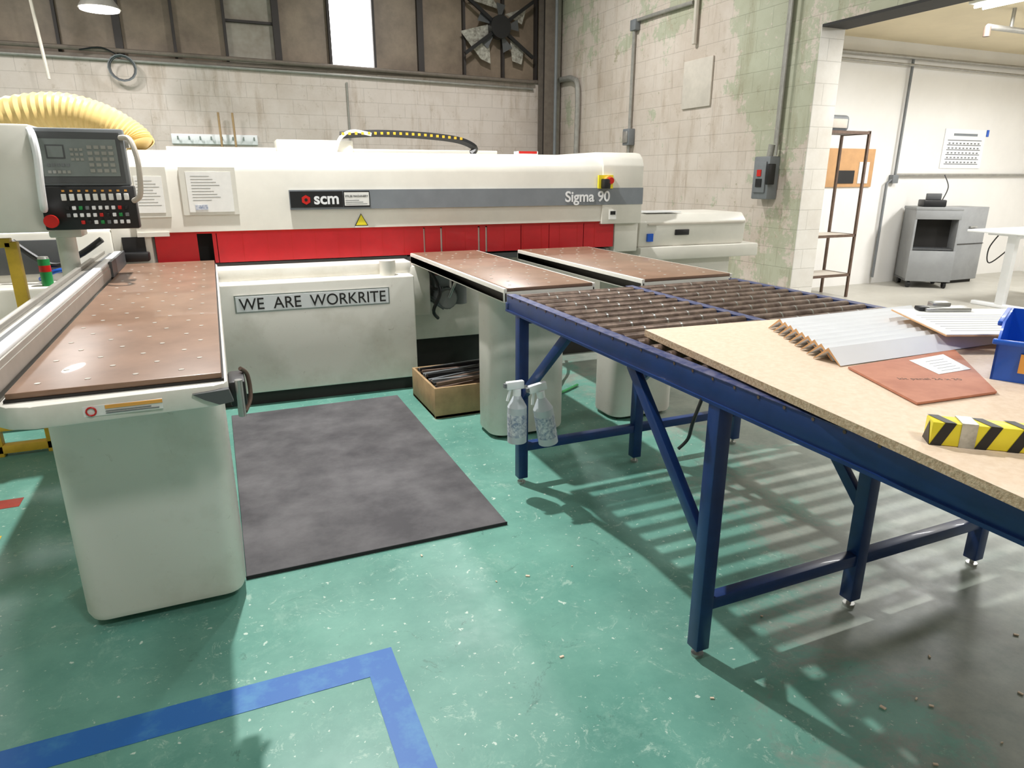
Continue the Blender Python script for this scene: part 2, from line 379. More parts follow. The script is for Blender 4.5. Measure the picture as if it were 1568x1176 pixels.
w.tube([(-1.05,WY-.16,3.38),(-1.3,WY-.16,3.5),(-1.6,WY-.16,3.45)],.012,M['black'],6)
w.done()
w=Obj('hanging_drop_pipe'); w.tube([(-2.05,12.0,6.98),(-1.98,12.0,4.6),(-1.9,12.0,2.9)],.022,M['plain'],8,smooth=0); w.done()

def highbay(name,x,y,z,power,size=.3):
    w=Obj(name); w.cyl((x,y,z+.05),(x,y,z+.3),.26,M['alu'],24,r2=.1); w.cyl((x,y,z+.3),(x,y,z+.42),.09,M['darkgrey'],16)
    w.cyl((x,y,z+.42),(x,y,TOP),.008,M['dark'],6); w.cyl((x,y,z+.03),(x,y,z+.05),.24,M['lamp'],24)
    o=w.done()
    if power:
        l=bpy.data.lights.new(name+'_light','AREA'); l.shape='DISK'; l.size=size; l.energy=power; l.color=(1,.985,.965)
        lo=bpy.data.objects.new('lamp_light',l); bpy.context.collection.objects.link(lo); lo.parent=o; lo.location=(x,y,z)
highbay('highbay_lamp',.4,4.8,5.0,350,.12)
highbay('added_fill_lamp.001',-2.6,9.6,5.0,150,.5)  # unseen lamp added at the back left for general ambient fill
highbay('added_fill_lamp.002',3.6,9.2,5.6,220,.5)  # added ambient fill towards the back wall, out of view
highbay('added_fill_lamp.003',4.6,2.6,5.6,60,.5)  # weak out-of-view lamp, added to lift the ambient on the conveyor side
highbay('added_fill_lamp.004',-2.4,1.0,5.6,60,.8)  # added fill for the near left, fixture unseen
highbay('added_fill_lamp.005',1.6,-2.2,5.6,170,1.0)  # added behind the camera to brighten front-facing surfaces
highbay('highbay_lamp.006',-1.1,11.6,3.72,26,.4)

def tubefix(name,x,y,z,power,ln=1.2):
    w=Obj(name); w.box((x-.14,x+.14),(y-ln/2,y+ln/2),(z-.03,z),M['white'],.008)
    for d in (-.07,.07): w.cyl((x+d,y-ln/2+.03,z-.055),(x+d,y+ln/2-.03,z-.055),.016,M['lamp'],10)
    o=w.done()
    l=bpy.data.lights.new(name+'_light','AREA'); l.shape='RECTANGLE'; l.size=.3; l.size_y=ln; l.energy=power
    lo=bpy.data.objects.new('tube_light',l); bpy.context.collection.objects.link(lo); lo.parent=o; lo.location=(x,y,z-.09)
tubefix('fluorescent_fixture',7.95,5.0,3.418,105)
tubefix('fluorescent_fixture.001',10.6,4.6,3.418,150)
tubefix('fluorescent_fixture.002',9.0,1.0,3.418,110)

wd=bpy.data.worlds.new('world'); sc.world=wd; wd.use_nodes=True
wd.node_tree.nodes['Background'].inputs[0].default_value=(.9,.95,1,1); wd.node_tree.nodes['Background'].inputs[1].default_value=.6

# ---------------- floor things ----------------
w=Obj('rubber_floor_mat'); w.box((-.05,1.12),(2.67,4.81),(.0005,.016),M['rubber'],.004)
w.box((-.052,1.122),(2.668,2.672),(.0005,.0165),M['rubberedge']); w.done()
w=Obj('blue_floor_tape'); w.prism([(-4,2.02),(.40,2.02),(.40,-.5),(.30,-.5),(.30,1.90),(-4,1.90)],'z',.0005,.0015,M['tapeblue']); w.done()
w=Obj('red_floor_tape'); w.box((-3.0,-1.08),(3.82,3.93),(.0005,.0015),M['tapered']); w.box((-1.15,-1.08),(3.3,3.5),(.0005,.0015),M['yellow']); w.done()
w=Obj('wood_debris')
for i in range(34):
    x=random.uniform(1.7,2.6); y=random.uniform(.6,1.35)
    if random.random()<.3: x=random.uniform(.2,2.2); y=random.uniform(1.3,3.9)
    s=random.uniform(.003,.009)
    w.box((-s,s),(-s*.5,s*.5),(0,.004),M['particle'],T=Matrix.Translation((x,y,.001))@Matrix.Rotation(random.random()*6,4,'Z'))
w.done()

def dots(w,x0,x1,y0,y1,z,nx,dy):
    dx=(x1-x0)/nx
    k=0; y=y0
    while y<y1:
        for i in range(nx):
            x=x0+dx*(i+.3+(.4 if k%2 else 0))
            w.cyl((x,y,z-.001),(x,y,z+.0015),.0085,M['dot'],8)
        k+=1; y+=dy

# left support table
w=Obj('air_float_support_table')
w.box((-.585,-.035),(2.16,5.28),(1.012,1.03),M['phenolic'],.003)
w.box((-.59,-.03),(2.155,5.28),(1.004,1.012),M['dark'])
w.prism([(-.64,2.24),(-.625,2.17),(-.58,2.12),(-.52,2.10),(-.06,2.12),(-.03,2.135),(-.02,2.16),(-.02,5.28),(-.64,5.28)],'z',.935,1.004,M['creamdirty'],.01)
dots(w,-.56,-.06,2.24,5.2,1.03,4,.135)
w.box((-.73,-.60),(1.9,5.28),(1.006,1.105),M['alu'],.004)
w.box((-.725,-.70),(1.9,5.28),(1.105,1.125),M['alu'],.003)
w.box((-.675,-.655),(1.9,5.28),(1.1045,1.107),M['darkgrey'])
w.box((-.645,-.605),(1.9,5.28),(1.105,1.118),M['white'],.003)
w.box((-.602,-.597),(2.15,5.28),(1.032,1.085),M['alu'])
w.box((-.60,-.585),(4.6,5.28),(1.03,1.12),M['darkgrey'])
w.rprism((-.60,-.05),(2.52,3.05),(.03,.94),.075,M['creamdirty'],.035)
for x in (-.5,-.15): w.box((x-.05,x+.05),(2.6,2.95),(0,.06),M['dark'])
w.box((-.4,-.2),(2.104,2.108),(.955,.985),M['paper'])
w.box((-.345,-.2),(2.101,2.104),(.974,.984),M['amber'])
for k in range(2): w.box((-.345,-.21-.02*k),(2.101,2.104),(.960+.006*k,.962+.006*k),M['boxgrey'])
w.tube([(-.38+.012*math.cos(a*math.pi/6),2.101,.97+.012*math.sin(a*math.pi/6)) for a in range(13)],.0025,M['redbtn'],6,smooth=0)
w.box((-.02,.03),(2.2,2.34),(.9,.985),M['black'],.01); w.cyl((.01,2.2,.99),(.01,2.2,.87),.012,M['steel']); w.tube([(.02,2.3,1.0),(.04,2.32,.97),(.042,2.3,.9),(.02,2.24,.87)],.007,M['rust'])
w.prism([(-.12,.985),(-.02,.99),(-.01,.95),(-.05,.945),(-.09,.965)],'y',2.105,2.13,M['darkgrey'])
w.done()

# ---------------- main machine ----------------
piv=Vector((-.46,5.3,0))
MM=Matrix.Translation((-.46,5.36,0))@Matrix.Rotation(math.radians(-1.8),4,'Z')@Matrix.Translation(-piv)
w=Obj('beam_panel_saw',MM)
prof=[(5.3,1.225),(5.3,1.63),(5.31,1.68),(5.34,1.72),(5.40,1.755),(5.5,1.775),(5.62,1.78),(6.2,1.78),(6.25,1.7),(6.25,1.225)]
w.prism(prof,'x',-.5,3.12,M['cream'])
p2=[(5.285,1.2),(5.285,1.69),(5.31,1.75),(5.36,1.79),(5.44,1.80),(6.25,1.80),(6.3,1.7),(6.3,1.2)]
w.prism(p2,'x',3.1,3.5,M['cream'],.01)
w.box((3.26,3.5),(5.33,6.2),(.95,1.2),M['cream'],.01)
w.box((-.5,-.3),(5.29,6.2),(1.2,1.23),M['cream'])
w.box((.52,3.502),(5.282,5.3),(1.365,1.505),M['grey'])
w.box((.525,.90),(5.276,5.284),(1.38,1.495),M['black'])
w.box((.905,1.10),(5.276,5.284),(1.38,1.495),M['black']); w.box((.912,1.095),(5.274,5.278),(1.39,1.486),M['paper'])
w.text('STILES MACHINERY',(.918,5.2735,1.452),.0195,M['black']); 
for k in range(3): w.box((.92,1.08-.03*k),(5.2735,5.275),(1.40+.013*k,1.404+.013*k),M['boxgrey'])
w.text('scm',(.69,5.274,1.405),.115,M['white'],bold=.003,name='logo_text')
w.cyl((.635,5.277,1.435),(.635,5.272,1.435),.034,M['redbtn'],6); w.cyl((.635,5.274,1.435),(.635,5.271,1.435),.012,M['black'],8)
w.text('Sigma 90',(2.74,5.278,1.395),.12,M['white'],bold=.0025,name='model_text')
w.box((3.05,3.19),(5.27,5.29),(1.5,1.61),M['tapeyellow']); w.box((3.07,3.13),(5.2,5.27),(1.5,1.58),M['black'],.008)
w.cyl((3.135,5.28,1.565),(3.135,5.23,1.565),.038,M['amber'],20); w.cyl((3.135,5.23,1.565),(3.135,5.2,1.565),.026,M['redbtn'],20)
w.box((3.17,3.24),(5.278,5.286),(1.24,1.32),M['paper']); w.box((3.18,3.23),(5.276,5.28),(1.28,1.31),M['black'])
w.prism([(.98,1.24),(1.08,1.24),(1.03,1.33)],'y',5.294,5.299,M['black']); w.prism([(.988,1.244),(1.072,1.244),(1.03,1.322)],'y',5.292,5.295,M['tapeyellow'])
w.box((.98,1.08),(5.294,5.299),(1.226,1.238),M['paper'])
w.box((-.19,.17),(5.289,5.299),(1.34,1.66),M['sleeve']); w.box((-.15,.14),(5.286,5.292),(1.36,1.63),M['paper']); 
for i in range(9): w.box((-.12,.0+.02*(i%4)),(5.285,5.287),(1.60-.02*i,1.602-.02*i),M['boxgrey'])
w.box((-.11,-.03),(5.284,5.287),(1.375,1.41),M['label'])
w.box((-.49,-.27),(5.289,5.299),(1.33,1.66),M['sleeve']); w.box((-.47,-.3),(5.286,5.292),(1.36,1.6),M['paper'])
for i in range(9): w.box((-.46,-.36+.02*(i%3)),(5.285,5.287),(1.57-.02*i,1.572-.02*i),M['boxgrey'])
cuts=[(-.40,-.13),(-.03,-.005),(.0,1.52),(1.535,1.66),(1.675,1.98),(1.995,2.045),(2.06,2.36),(2.366,2.62),(2.625,2.95),(2.956,3.25)]
for i,(a,b) in enumerate(cuts):
    w.box((a,b),(5.335,5.341),(1.0,1.23),M['red'])
x=.17
while x<3.2:
    w.box((x,x+.003),(5.3342,5.336),(1.0,1.21),M['redbtn']); x+=.17
w.box((-.45,3.27),(5.32,5.334),(1.21,1.228),M['redbtn'])
for a,b in ((1.52,1.535),(1.66,1.675),(1.98,1.995),(2.045,2.06)): w.box((a,b),(5.345,5.35),(1.0,1.2),M['cream'])
w.box((-.5,3.26),(5.5,6.0),(.95,1.24),M['dark'])
w.box((-.2,3.2),(5.36,5.5),(.94,.985),M['darkgrey'],.004)
w.box((-.66,1.34),(4.95,6.1),(.10,.89),M['creamdirty'],.012,seg=3)
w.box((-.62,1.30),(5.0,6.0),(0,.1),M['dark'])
w.box((-.03,1.36),(5.10,5.33),(.885,.975),M['creamdirty'],.012)
w.box((-.03,1.38),(5.33,5.4),(.93,.995),M['dark'])
w.box((1.34,3.3),(5.42,6.1),(.28,.985),M['creamdirty'],.01)
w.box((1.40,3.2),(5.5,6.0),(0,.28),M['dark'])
w.box((1.33,1.5),(5.1,5.5),(.55,.94),M['cream'],.01)
w.box((1.5,1.6),(5.2,5.42),(.86,.9),M['black'],.005)
w.cyl((1.16,5.04,.89),(1.16,5.04,1.0),.06,M['cream'],20)
w.box((.07,1.145),(4.938,4.952),(.69,.815),M['steel']); w.box((.08,1.135),(4.934,4.94),(.70,.805),M['white'])
w.text('WE  ARE  WORKRITE',(.10,4.933,.713),.115,M['dark'],sx=.93,name='sign_text',bold=.0005)
w.cyl((1.62,5.05,.68),(1.62,5.4,.68),.085,M['boxgrey'],20); w.cyl((1.62,5.02,.68),(1.62,5.05,.68),.07,M['cartgrey'],20)
for k in range(10):
    a=k*math.pi/5; w.bar((1.62+.088*math.cos(a),5.07,.68+.088*math.sin(a)),(1.62+.088*math.cos(a),5.38,.68+.088*math.sin(a)),.008,.012,M['boxgrey'])
w.box((1.54,1.66),(5.1,5.3),(.76,.86),M['boxgrey'],.01); w.cyl((1.75,5.15,.62),(1.75,5.15,.94),.06,M['boxgrey'],16)
w.tube([(1.62,5.0,.70),(1.66,4.95,.82),(1.72,5.0,.9)],.012,M['steel']); w.tube([(1.5,5.1,.9),(1.55,5.0,.75),(1.5,5.02,.6),(1.58,5.2,.5)],.014,M['black'])
w.box((.5,1.1),(5.9,6.2),(1.78,1.88),M['cream'],.01); w.box((-.3,2.4),(6.0,6.2),(1.78,1.82),M['cream'],.005)
w.box((2.6,2.8),(6.0,6.1),(1.78,1.82),M['white']); w.box((2.61,2.79),(5.998,6.0),(1.80,1.82),M['redbtn'])
pts=[(1.0,5.9,1.92),(1.3,5.9,1.94),(1.7,5.9,1.93),(2.0,5.9,1.90),(2.15,5.9,1.84),(2.12,5.9,1.79)]
w.tube(pts,.028,M['black'],4)
for i in range(20):
    t=i/19; x=1.02+1.0*t; w.box((x-.010,x+.010),(5.865,5.876),(1.92+.02*math.sin(t*3.1)-.02*t,1.940+.02*math.sin(t*3.1)-.02*t),M['yellow'])
w.tube([(.95,5.88,1.79),(1.0,5.88,1.9),(1.1,5.88,1.95),(1.25,5.88,1.93)],.014,M['white'],8)
w.box((-2.0,-.66),(5.3,6.2),(.05,1.25),M['cream'],.02)
w.box((-1.6,-.80),(4.98,5.3),(.05,.93),M['creamdirty'],.02)
w.box((-1.5,-.9),(5.28,5.31),(.98,1.2),M['darkgrey'],.005); w.tube([(-1.2,5.2,1.2),(-1.0,5.15,1.05),(-.85,5.2,1.1),(-.7,5.2,1.2)],.02,M['black']); w.tube([(-1.1,5.25,.95),(-.95,5.1,1.02),(-.75,5.2,1.0)],.014,M['binblue'])
w.box((-.66,-.42),(5.32,6.0),(.95,1.3),M['cream'],.01); w.box((-.6,-.46),(5.30,5.33),(1.05,1.2),M['black'])
w.box((-.64,-.44),(5.22,5.32),(1.04,1.1),M['black'],.01)
w.done()

w=Obj('dust_cover_cabinet',MM)
w.prism([(5.35,.98),(5.33,1.2),(5.4,1.27),(6.0,1.27),(6.05,.98)],'x',3.52,4.7,M['cream'],.012)
w.box((3.52,4.85),(5.3,6.0),(.86,.98),M['cream'],.012)
w.box((3.6,4.6),(5.4,5.95),(0,.86),M['creamdirty'],.01)
w.box((3.9,4.05),(5.322,5.34),(1.08,1.13),M['black'],.004)
w.box((3.6,4.68),(5.32,5.345),(1.175,1.19),M['plain'])
w.box((3.55,3.85),(5.45,5.85),(1.272,1.28),M['paper']); w.box((3.62,4.0),(5.4,5.7),(1.28,1.286),M['white']) 
w.box((3.6,3.66),(5.32,5.34),(1.03,1.1),M['binblue'])
w.done()

w=Obj('control_pendant')
w.box((-1.35,-.83),(4.44,4.85),(1.31,1.86),M['cream'],.012)
w.box((-.83,-.43),(4.5,4.8),(1.33,1.83),M['cream'],.012)
w.box((-.84,-.405),(4.42,4.5),(1.55,1.845),M['boxgrey'],.01); w.box((-.84,-.39),(4.40,4.5),(1.32,1.55),M['black'],.01)
w.box((-.82,-.425),(4.416,4.42),(1.565,1.825),M['darkgrey']); w.box((-.80,-.445),(4.412,4.417),(1.60,1.79),M['lcd'])
w.box((-.775,-.69),(4.409,4.413),(1.69,1.76),M['darkgrey']); w.box((-.768,-.697),(4.407,4.41),(1.697,1.753),M['lcd'])
for r in range(5):
    for c_ in range(4):
        w.box((-.585+c_*.033,-.562+c_*.033),(4.408,4.414),(1.62+r*.03,1.638+r*.03),M['steel'])
for r in range(3):
    for c_ in range(3): w.box((-.665+c_*.022,-.65+c_*.022),(4.408,4.414),(1.68+r*.025,1.693+r*.025),M['steel'])
for c_ in range(5): w.box((-.78+c_*.022,-.765+c_*.022),(4.408,4.414),(1.615,1.63),M['steel']); w.box((-.78+c_*.022,-.765+c_*.022),(4.408,4.414),(1.65,1.665),M['boxgrey'])
for c_ in range(9): 
    w.box((-.74+c_*.037,-.717+c_*.037),(4.385,4.402),(1.475,1.51),M['paper'],.003)
    w.box((-.735+c_*.037,-.722+c_*.037),(4.397,4.402),(1.52,1.53),M['amber'])
cols=['white','green','white','boxgrey','redbtn','white','black','white','white']
for r in range(3):
    for c_ in range(10):
        if (r==0 and c_<2): continue
        w.box((-.73+c_*.031,-.712+c_*.031),(4.385,4.402),(1.35+r*.038,1.37+r*.038),M[cols[(c_*2+r*3)%9]],.003)
w.cyl((-.80,4.4,1.37),(-.80,4.37,1.37),.02,M['tapeyellow'],20); w.cyl((-.80,4.375,1.37),(-.80,4.345,1.37),.034,M['redbtn'],20)
w.tube([(-.83,4.42,1.83),(-.80,4.30,1.80),(-.79,4.27,1.7),(-.80,4.27,1.55),(-.81,4.30,1.45),(-.83,4.4,1.43)],.018,M['white'])
w.tube([(-.42,4.42,1.80),(-.37,4.34,1.79),(-.345,4.31,1.7),(-.345,4.31,1.6),(-.36,4.34,1.5),(-.40,4.4,1.47)],.014,M['plain'])
w.cyl((-.80,4.66,0),(-.80,4.66,1.33),.05,M['creamdirty'],20); w.box((-.86,-.7),(4.55,4.75),(1.27,1.33),M['cream'],.01)
w.cyl((-.80,4.66,0),(-.80,4.66,.02),.12,M['darkgrey'],24)
w.box((-.42,-.385),(4.45,4.5),(1.75,1.80),M['steel'],.005)
w.done()

w=Obj('flexible_dust_duct')
w.tube([(-2.2,5.9,1.5),(-1.7,5.9,1.85),(-1.25,5.85,1.98),(-.9,5.8,2.03),(-.65,5.75,1.97),(-.48,5.72,1.86),(-.44,5.7,1.80)],lambda i,n:.118+(.005 if i%2 else -.004),M['duct'],20,smooth=14)
w.done()

w=Obj('drink_can',MM); w.cyl((-1.02,5.06,.932),(-1.02,5.06,1.10),.033,M['green'],20); w.cyl((-1.02,5.06,1.10),(-1.02,5.06,1.115),.033,M['steel'],20,r2=.027); w.cyl((-1.02,5.06,1.02),(-1.02,5.06,1.06),.0335,M['redbtn'],20)
w.done()

w=Obj('yellow_guard_frame')
for x in (-2.3,-1.34,-1.06): w.box((x-.03,x+.03),(4.6,4.66),(0,1.25),M['yellow'],.004)
w.box((-2.3,-.95),(4.6,4.66),(.02,.07),M['yellow'],.004); w.box((-2.3,-.95),(4.6,4.66),(.16,.2),M['yellow'],.004); w.box((-2.3,-1.06),(4.6,4.66),(1.22,1.27),M['yellow'],.004)
w.box((-1.0,-.95),(4.6,4.66),(0,.3),M['yellow'],.004)
w.done()

def ctable(name,x0,x1,y0,y1,px0,px1):
    w=Obj(name)
    w.box((x0+.02,x1-.02),(y0,y1),(1.012,1.03),M['phenolic'],.003)
    w.box((x0,x1),(y0+.0,y1),(.95,1.012),M['cream'],.008)
    w.box((x0,x0+.02),(y0,y1),(.95,1.028),M['cream'],.004); w.box((x1-.02,x1),(y0,y1),(.95,1.028),M['cream'],.004)
    dots(w,x0+.04,x1-.04,y0+.1,y1-.05,1.03,4,.135)
    w.rprism((px0,px1),(3.68,4.0),(.02,.95),.1,M['creamdirty'],.02)
    w.box((px0+.06,px1-.06),(3.74,3.9),(0,.03),M['dark'])
    w.done()
ctable('air_float_extension_table',1.37,1.93,3.30,5.2,1.455,1.97)
ctable('air_float_extension_table.001',2.24,2.90,3.30,5.1,2.33,2.83)

# ---------------- roller conveyor ----------------
w=Obj('roller_conveyor')
Y0,Y1=-.3,3.22
rails=[1.375,2.10,2.825]
for i,x in enumerate(rails):
    w.box((x-.022,x+.022),(Y0,Y1),(.925,1.01),M['blue'],.003)
    w.box((x-.03,x+.03),(Y0,Y1),(.925,.935),M['blue'])
    w.box((x-.024,x+.024),(Y0,Y1),(1.01,1.0125),M['blueedge'])
w.box((1.35,2.85),(Y1-.02,Y1+.012),(.925,.97),M['blue'],.004)
w.box((1.35,2.85),(Y0-.012,Y0+.02),(.925,1.0),M['blue'],.004)
y=Y1-.07
while y>Y0+.05:
    for a,b in ((rails[0],rails[1]),(rails[1],rails[2])):
        w.cyl((a+.024,y,.996),(b-.024,y,.996),.023,M['roller'],14)
        w.cyl((a-.0235,y,1.004),(a+.03,y,1.004),.0055,M['rust'],6)
        for t in (.25,.5,.75): 
            xx=a+(b-a)*t; w.cyl((xx-.004,y,.996),(xx+.004,y,.996),.0235,M['steel'],14)
    y-=.098
for ly in (3.07,1.56,.05):
    for x in rails:
        w.box((x-.027,x+.027),(ly-.027,ly+.027),(.035,.93),M['blue'],.004)
        w.cyl((x,ly,0),(x,ly,.012),.022,M['steel'],12); w.cyl((x,ly,.01),(x,ly,.05),.009,M['steel'],8)
        if ly>3: w.bar((x,ly-.50,.93),(x,ly-.01,.50),.03,.045,M['blue'],.003)
        if 1<ly<3: w.bar((x,ly+.50,.93),(x,ly+.01,.42),.03,.045,M['blue'],.003)
    for a,b in zip(rails,rails[1:]):
        w.box((a,b),(ly-.022,ly+.022),(.19,.235),M['blue'],.003)
    w.box((rails[0],rails[2]),(ly-.02,ly+.02),(.885,.93),M['blue'],.003)
w.bar((2.1,1.56,.60),(2.3,1.56,.90),.03,.04,M['blue'],.003)
w.tube([(1.35,1.62,.93),(1.33,1.63,.85),(1.34,1.66,.78),(1.32,1.68,.74)],.006,M['black'],6)
w.done()

BZ=1.0205; BT=.024
def quadboard(name,pts,z0,z1,mt,me_):
    w=Obj(name); w.prism(pts,'z',z0,z1-.0006,me_); w.prism([(x,y) for x,y in pts],'z',z1-.0005,z1,mt); return w
w=quadboard('particle_board_sheet',[(1.45,2.10),(2.60,2.01),(2.37,.05),(1.225,.12)],BZ,BZ+BT,M['particle'],M['partedge']); w.done()
TZ=BZ+BT+.0005
# nested L-shaped edge protectors: white outside, brown board core at the cut ends
w=Obj('corner_edge_protectors')
for i in range(9):
    y=1.475+i*.05; x0=1.70+i*.024; x1=x0+.80-.012*i; t=.006
    for s_ in (-1,1):
        hgt=.034
        V=[(y,TZ+.004+hgt),(y+s_*.050,TZ+.002),(y+s_*.050+s_*t*.5,TZ+.003),(y,TZ+.004+hgt+.010)]
        w.prism(V,'x',x0,x1,M['white']); w.prism(V,'x',x0-.0015,x0-.0002,M['tan'])
w.done()
w=Obj('hardboard_template')
w.prism([(1.70,1.395),(2.20,1.41),(1.86,1.06),(1.58,1.08)],'z',TZ+.002,TZ+.008,M['hard'])
w.prism([(1.93,1.37),(2.10,1.38),(2.01,1.23),(1.87,1.23)],'z',TZ+.0085,TZ+.0092,M['paper'])
for k in range(5): w.bar((1.91+.013*k,1.25+.022*k,TZ+.0094),(1.99+.013*k,1.25+.022*k,TZ+.0094),.002,.0004,M['boxgrey'])
w.text('kit panel 24 x 30',(1.72,1.24,TZ+.0082),.026,M['rust'],rot=(0,0,-.45),ext=.0002,name='handwriting')
w.done()
w=Obj('clipboard')
T=Matrix.Translation((2.34,1.52,TZ+.064))@Matrix.Rotation(math.radians(-22),4,'Z')@Matrix.Rotation(math.radians(4),4,'X')
w.box((-.13,.35),(-.16,.17),(0,.004),M['tan'],T=T); w.box((-.128,.348),(-.158,.165),(.004,.007),M['paper'],T=T)
for k in range(8): w.box((-.09,.24-.02*(k%3)),(-.12+k*.028,-.117+k*.028),(.007,.0074),M['boxgrey'],T=T)
w.box((-.03,.14),(.12,.17),(.006,.02),M['steel'],.004,T=T); w.box((.02,.09),(.165,.20),(.006,.03),M['steel'],.004,T=T); w.box((-.05,-.01),(.13,.165),(.008,.022),M['black'],.004,T=T)
w.done()
w=Obj('storage_bin')
T=Matrix.Translation((1.985,1.17,TZ))@Matrix.Rotation(math.radians(27),4,'Z')@Matrix.Translation((0,-.13,0))
L_,W_,H_=.32,.24,.16
w.box((0,L_),(-W_/2,W_/2),(0,.006),M['binblue'],T=T)
w.prism([(0,0),(L_,0),(L_,H_),(.05,H_),(-.015,H_*.75)],'y',-W_/2,-W_/2+.006,M['binblue'],T=T); w.prism([(0,0),(L_,0),(L_,H_),(.05,H_),(-.015,H_*.75)],'y',W_/2-.006,W_/2,M['binblue'],T=T)
w.prism([(0,0),(.006,0),(-.009,H_*.75),(-.015,H_*.75)],'y',-W_/2,W_/2,M['binblue'],T=T); w.box((L_-.006,L_),(-W_/2,W_/2),(0,H_),M['binblue'],T=T)
w.box((.05,L_),(-W_/2-.012,-W_/2+.004),(H_-.014,H_),M['binblue'],.003,T=T); w.box((.05,L_),(W_/2-.004,W_/2+.012),(H_-.014,H_),M['binblue'],.003,T=T); w.box((-.028,-.006),(-W_/2-.01,W_/2+.01),(H_*.75-.014,H_*.75),M['binblue'],.003,T=T)
w.prism([(-.010,.03),(-.006,.03),(-.013,.085),(-.017,.085)],'y',-.10,.06,M['amber'],T=T)
w.done()
w=Obj('hazard_taped_bar')
T=Matrix.Translation((1.365,.89,TZ))@Matrix.Rotation(math.radians(-40),4,'Z')
w.box((0,.34),(0,.05),(0,.052),M['tapeyellow'],.003,T=T)
for x in (.0,.085,.145,.205,.265):
    v=[(x,.0),(x+.022,.0),(x+.045,.0525),(x+.023,.0525)]
    w.poly([T@Vector((a,-.0012,b)) for a,b in v],M['black'])
    w.poly([T@Vector((a,c_,.0532)) for a,c_ in ((x+.023,-.001),(x+.045,-.001),(x+.022,.05),(x,.05))],M['black'])
w.box((.055,.085),(-.0016,.052),(0,.0545),M['foil'],T=T)
w.poly([T@Vector(p) for p in ((-.0012,.0,.0),(-.0012,.05,.0),(-.0012,.02,.05))],M['black'])
w.done()

def bottle(w,x,y,z,tilt,S=1.18):
    T=Matrix.Translation((x,y,z))@Matrix.Rotation(math.radians(tilt),4,'Y')@Matrix.Scale(S,4)
    def R(r,z0,z1,m,r2=None):
        a=T@Vector((0,0,z0)); b=T@Vector((0,0,z1)); w.cyl(a,b,r*S,m,18,None if r2 is None else r2*S)
    R(.042,0,.16,M['bottle']); R(.0425,.03,.13,M['label']); R(.042,.16,.21,M['bottle'],.016); R(.017,.21,.24,M['white'])
    w.box((-.05,.03),(-.012,.012),(.24,.275),M['white'],.006,T=T); w.box((-.06,-.05),(-.008,.008),(.25,.268),M['boxgrey'],T=T)
    w.bar(T@Vector((-.03,0,.245)),T@Vector((-.045,0,.19)),.012,.006,M['white'])
w=Obj('spray_bottle'); bottle(w,1.295,2.95,.30,0); w.box((1.29,1.348),(2.945,2.955),(.58,.595),M['steel']); w.done()
w=Obj('spray_bottle.001'); bottle(w,1.415,2.83,.32,-10); w.done()

w=Obj('wooden_offcut_crate')
x0,x1,y0,y1,h=1.24,1.80,4.22,4.80,.22
for a in (((x0,x1),(y0,y0+.018)),((x0,x1),(y1-.018,y1)),((x0,x0+.018),(y0+.018,y1-.018)),((x1-.018,x1),(y0+.018,y1-.018))): w.box(a[0],a[1],(0.001,h),M['wood'],.002)
w.box((x0,x1),(y0,y1),(.001,.02),M['wood'])
for i in range(18):
    y=y0+.04+i*.028; w.bar((x0+.03,y,h-.03+random.uniform(0,.05)),(x1-.03,y+random.uniform(-.02,.02),h-.01+random.uniform(0,.06)),.025,.02,M[random.choice(['dark','boxgrey','rust','black'])])
w.done()
w=Obj('floor_cable'); w.tube([(2.0,4.9,.02),(2.1,4.6,.015),(2.3,4.5,.015),(2.45,4.7,.08),(2.5,4.9,.3),(2.55,5.2,.5)],.012,M['black']); w.tube([(2.1,4.9,.015),(2.0,4.5,.015),(2.2,4.35,.015),(2.5,4.5,.015)],.01,M['green']); w.done()

# ---------------- annex things ----------------
w=Obj('metal_shelf_rack')
for x in (7.02,7.93):
    for y in (6.72,7.15): w.box((x-.015,x+.015),(y-.015,y+.015),(0,2.16),M['rust'])
for z in (.3,.83,2.13):
    w.box((7.02,7.93),(6.72,7.15),(z,z+.02),M['boxgrey'] if z>2 else M['plain'])
    w.box((7.02,7.93),(6.705,6.72),(z-.01,z+.025),M['rust']); w.box((7.92,7.94),(6.72,7.15),(z-.01,z+.025),M['rust'])
w.done()
w=Obj('equipment_case'); w.box((7.25,7.66),(6.8,7.05),(2.152,2.35),M['boxgrey'],.05,seg=4); w.box((7.3,7.6),(6.79,6.8),(2.19,2.3),M['plain'],.005); w.done()
w=Obj('cork_notice_board'); w.box((8.0,9.0),(AY-.03,AY-.003),(1.45,1.98),M['tan'],.005); w.box((8.3,8.62),(AY-.04,AY-.03),(1.5,1.68),M['black']); w.box((8.7,8.9),(AY-.04,AY-.03),(1.5,1.8),M['paper']); w.done()
w=Obj('wall_notice_chart'); w.box((10.45,11.4),(AY-.012,AY-.003),(1.72,2.3),M['white'])
for i in range(6): w.box((10.53,11.32),(AY-.0145,AY-.012),(1.78+i*.07,1.79+i*.07),M['darkgrey'])
for i in range(9):
    for z in (1.80,1.87,1.94,2.01,2.08): w.box((10.56+i*.085,10.60+i*.085),(AY-.0145,AY-.012),(z,z+.02),M['boxgrey'])
w.box((10.65,11.2),(AY-.0145,AY-.012),(2.2,2.235),M['grey']); w.box((11.42,11.47),(AY-.012,AY-.003),(2.2,2.3),M['binblue'])
w.done()
w=Obj('annex_conduit')
w.tube([(7.0,AY-.06,3.22),(12.9,AY-.06,3.22)],.025,M['conduit'],8,smooth=0); w.tube([(7.0,AY-.08,3.13),(12.9,AY-.08,3.10)],.018,M['conduit'],8,smooth=0)
w.tube([(9.45,AY-.05,3.2),(9.45,AY-.05,1.6),(9.3,AY-.05,1.5),(9.3,AY-.05,.1)],.02,M['boxgrey'],8,smooth=0)
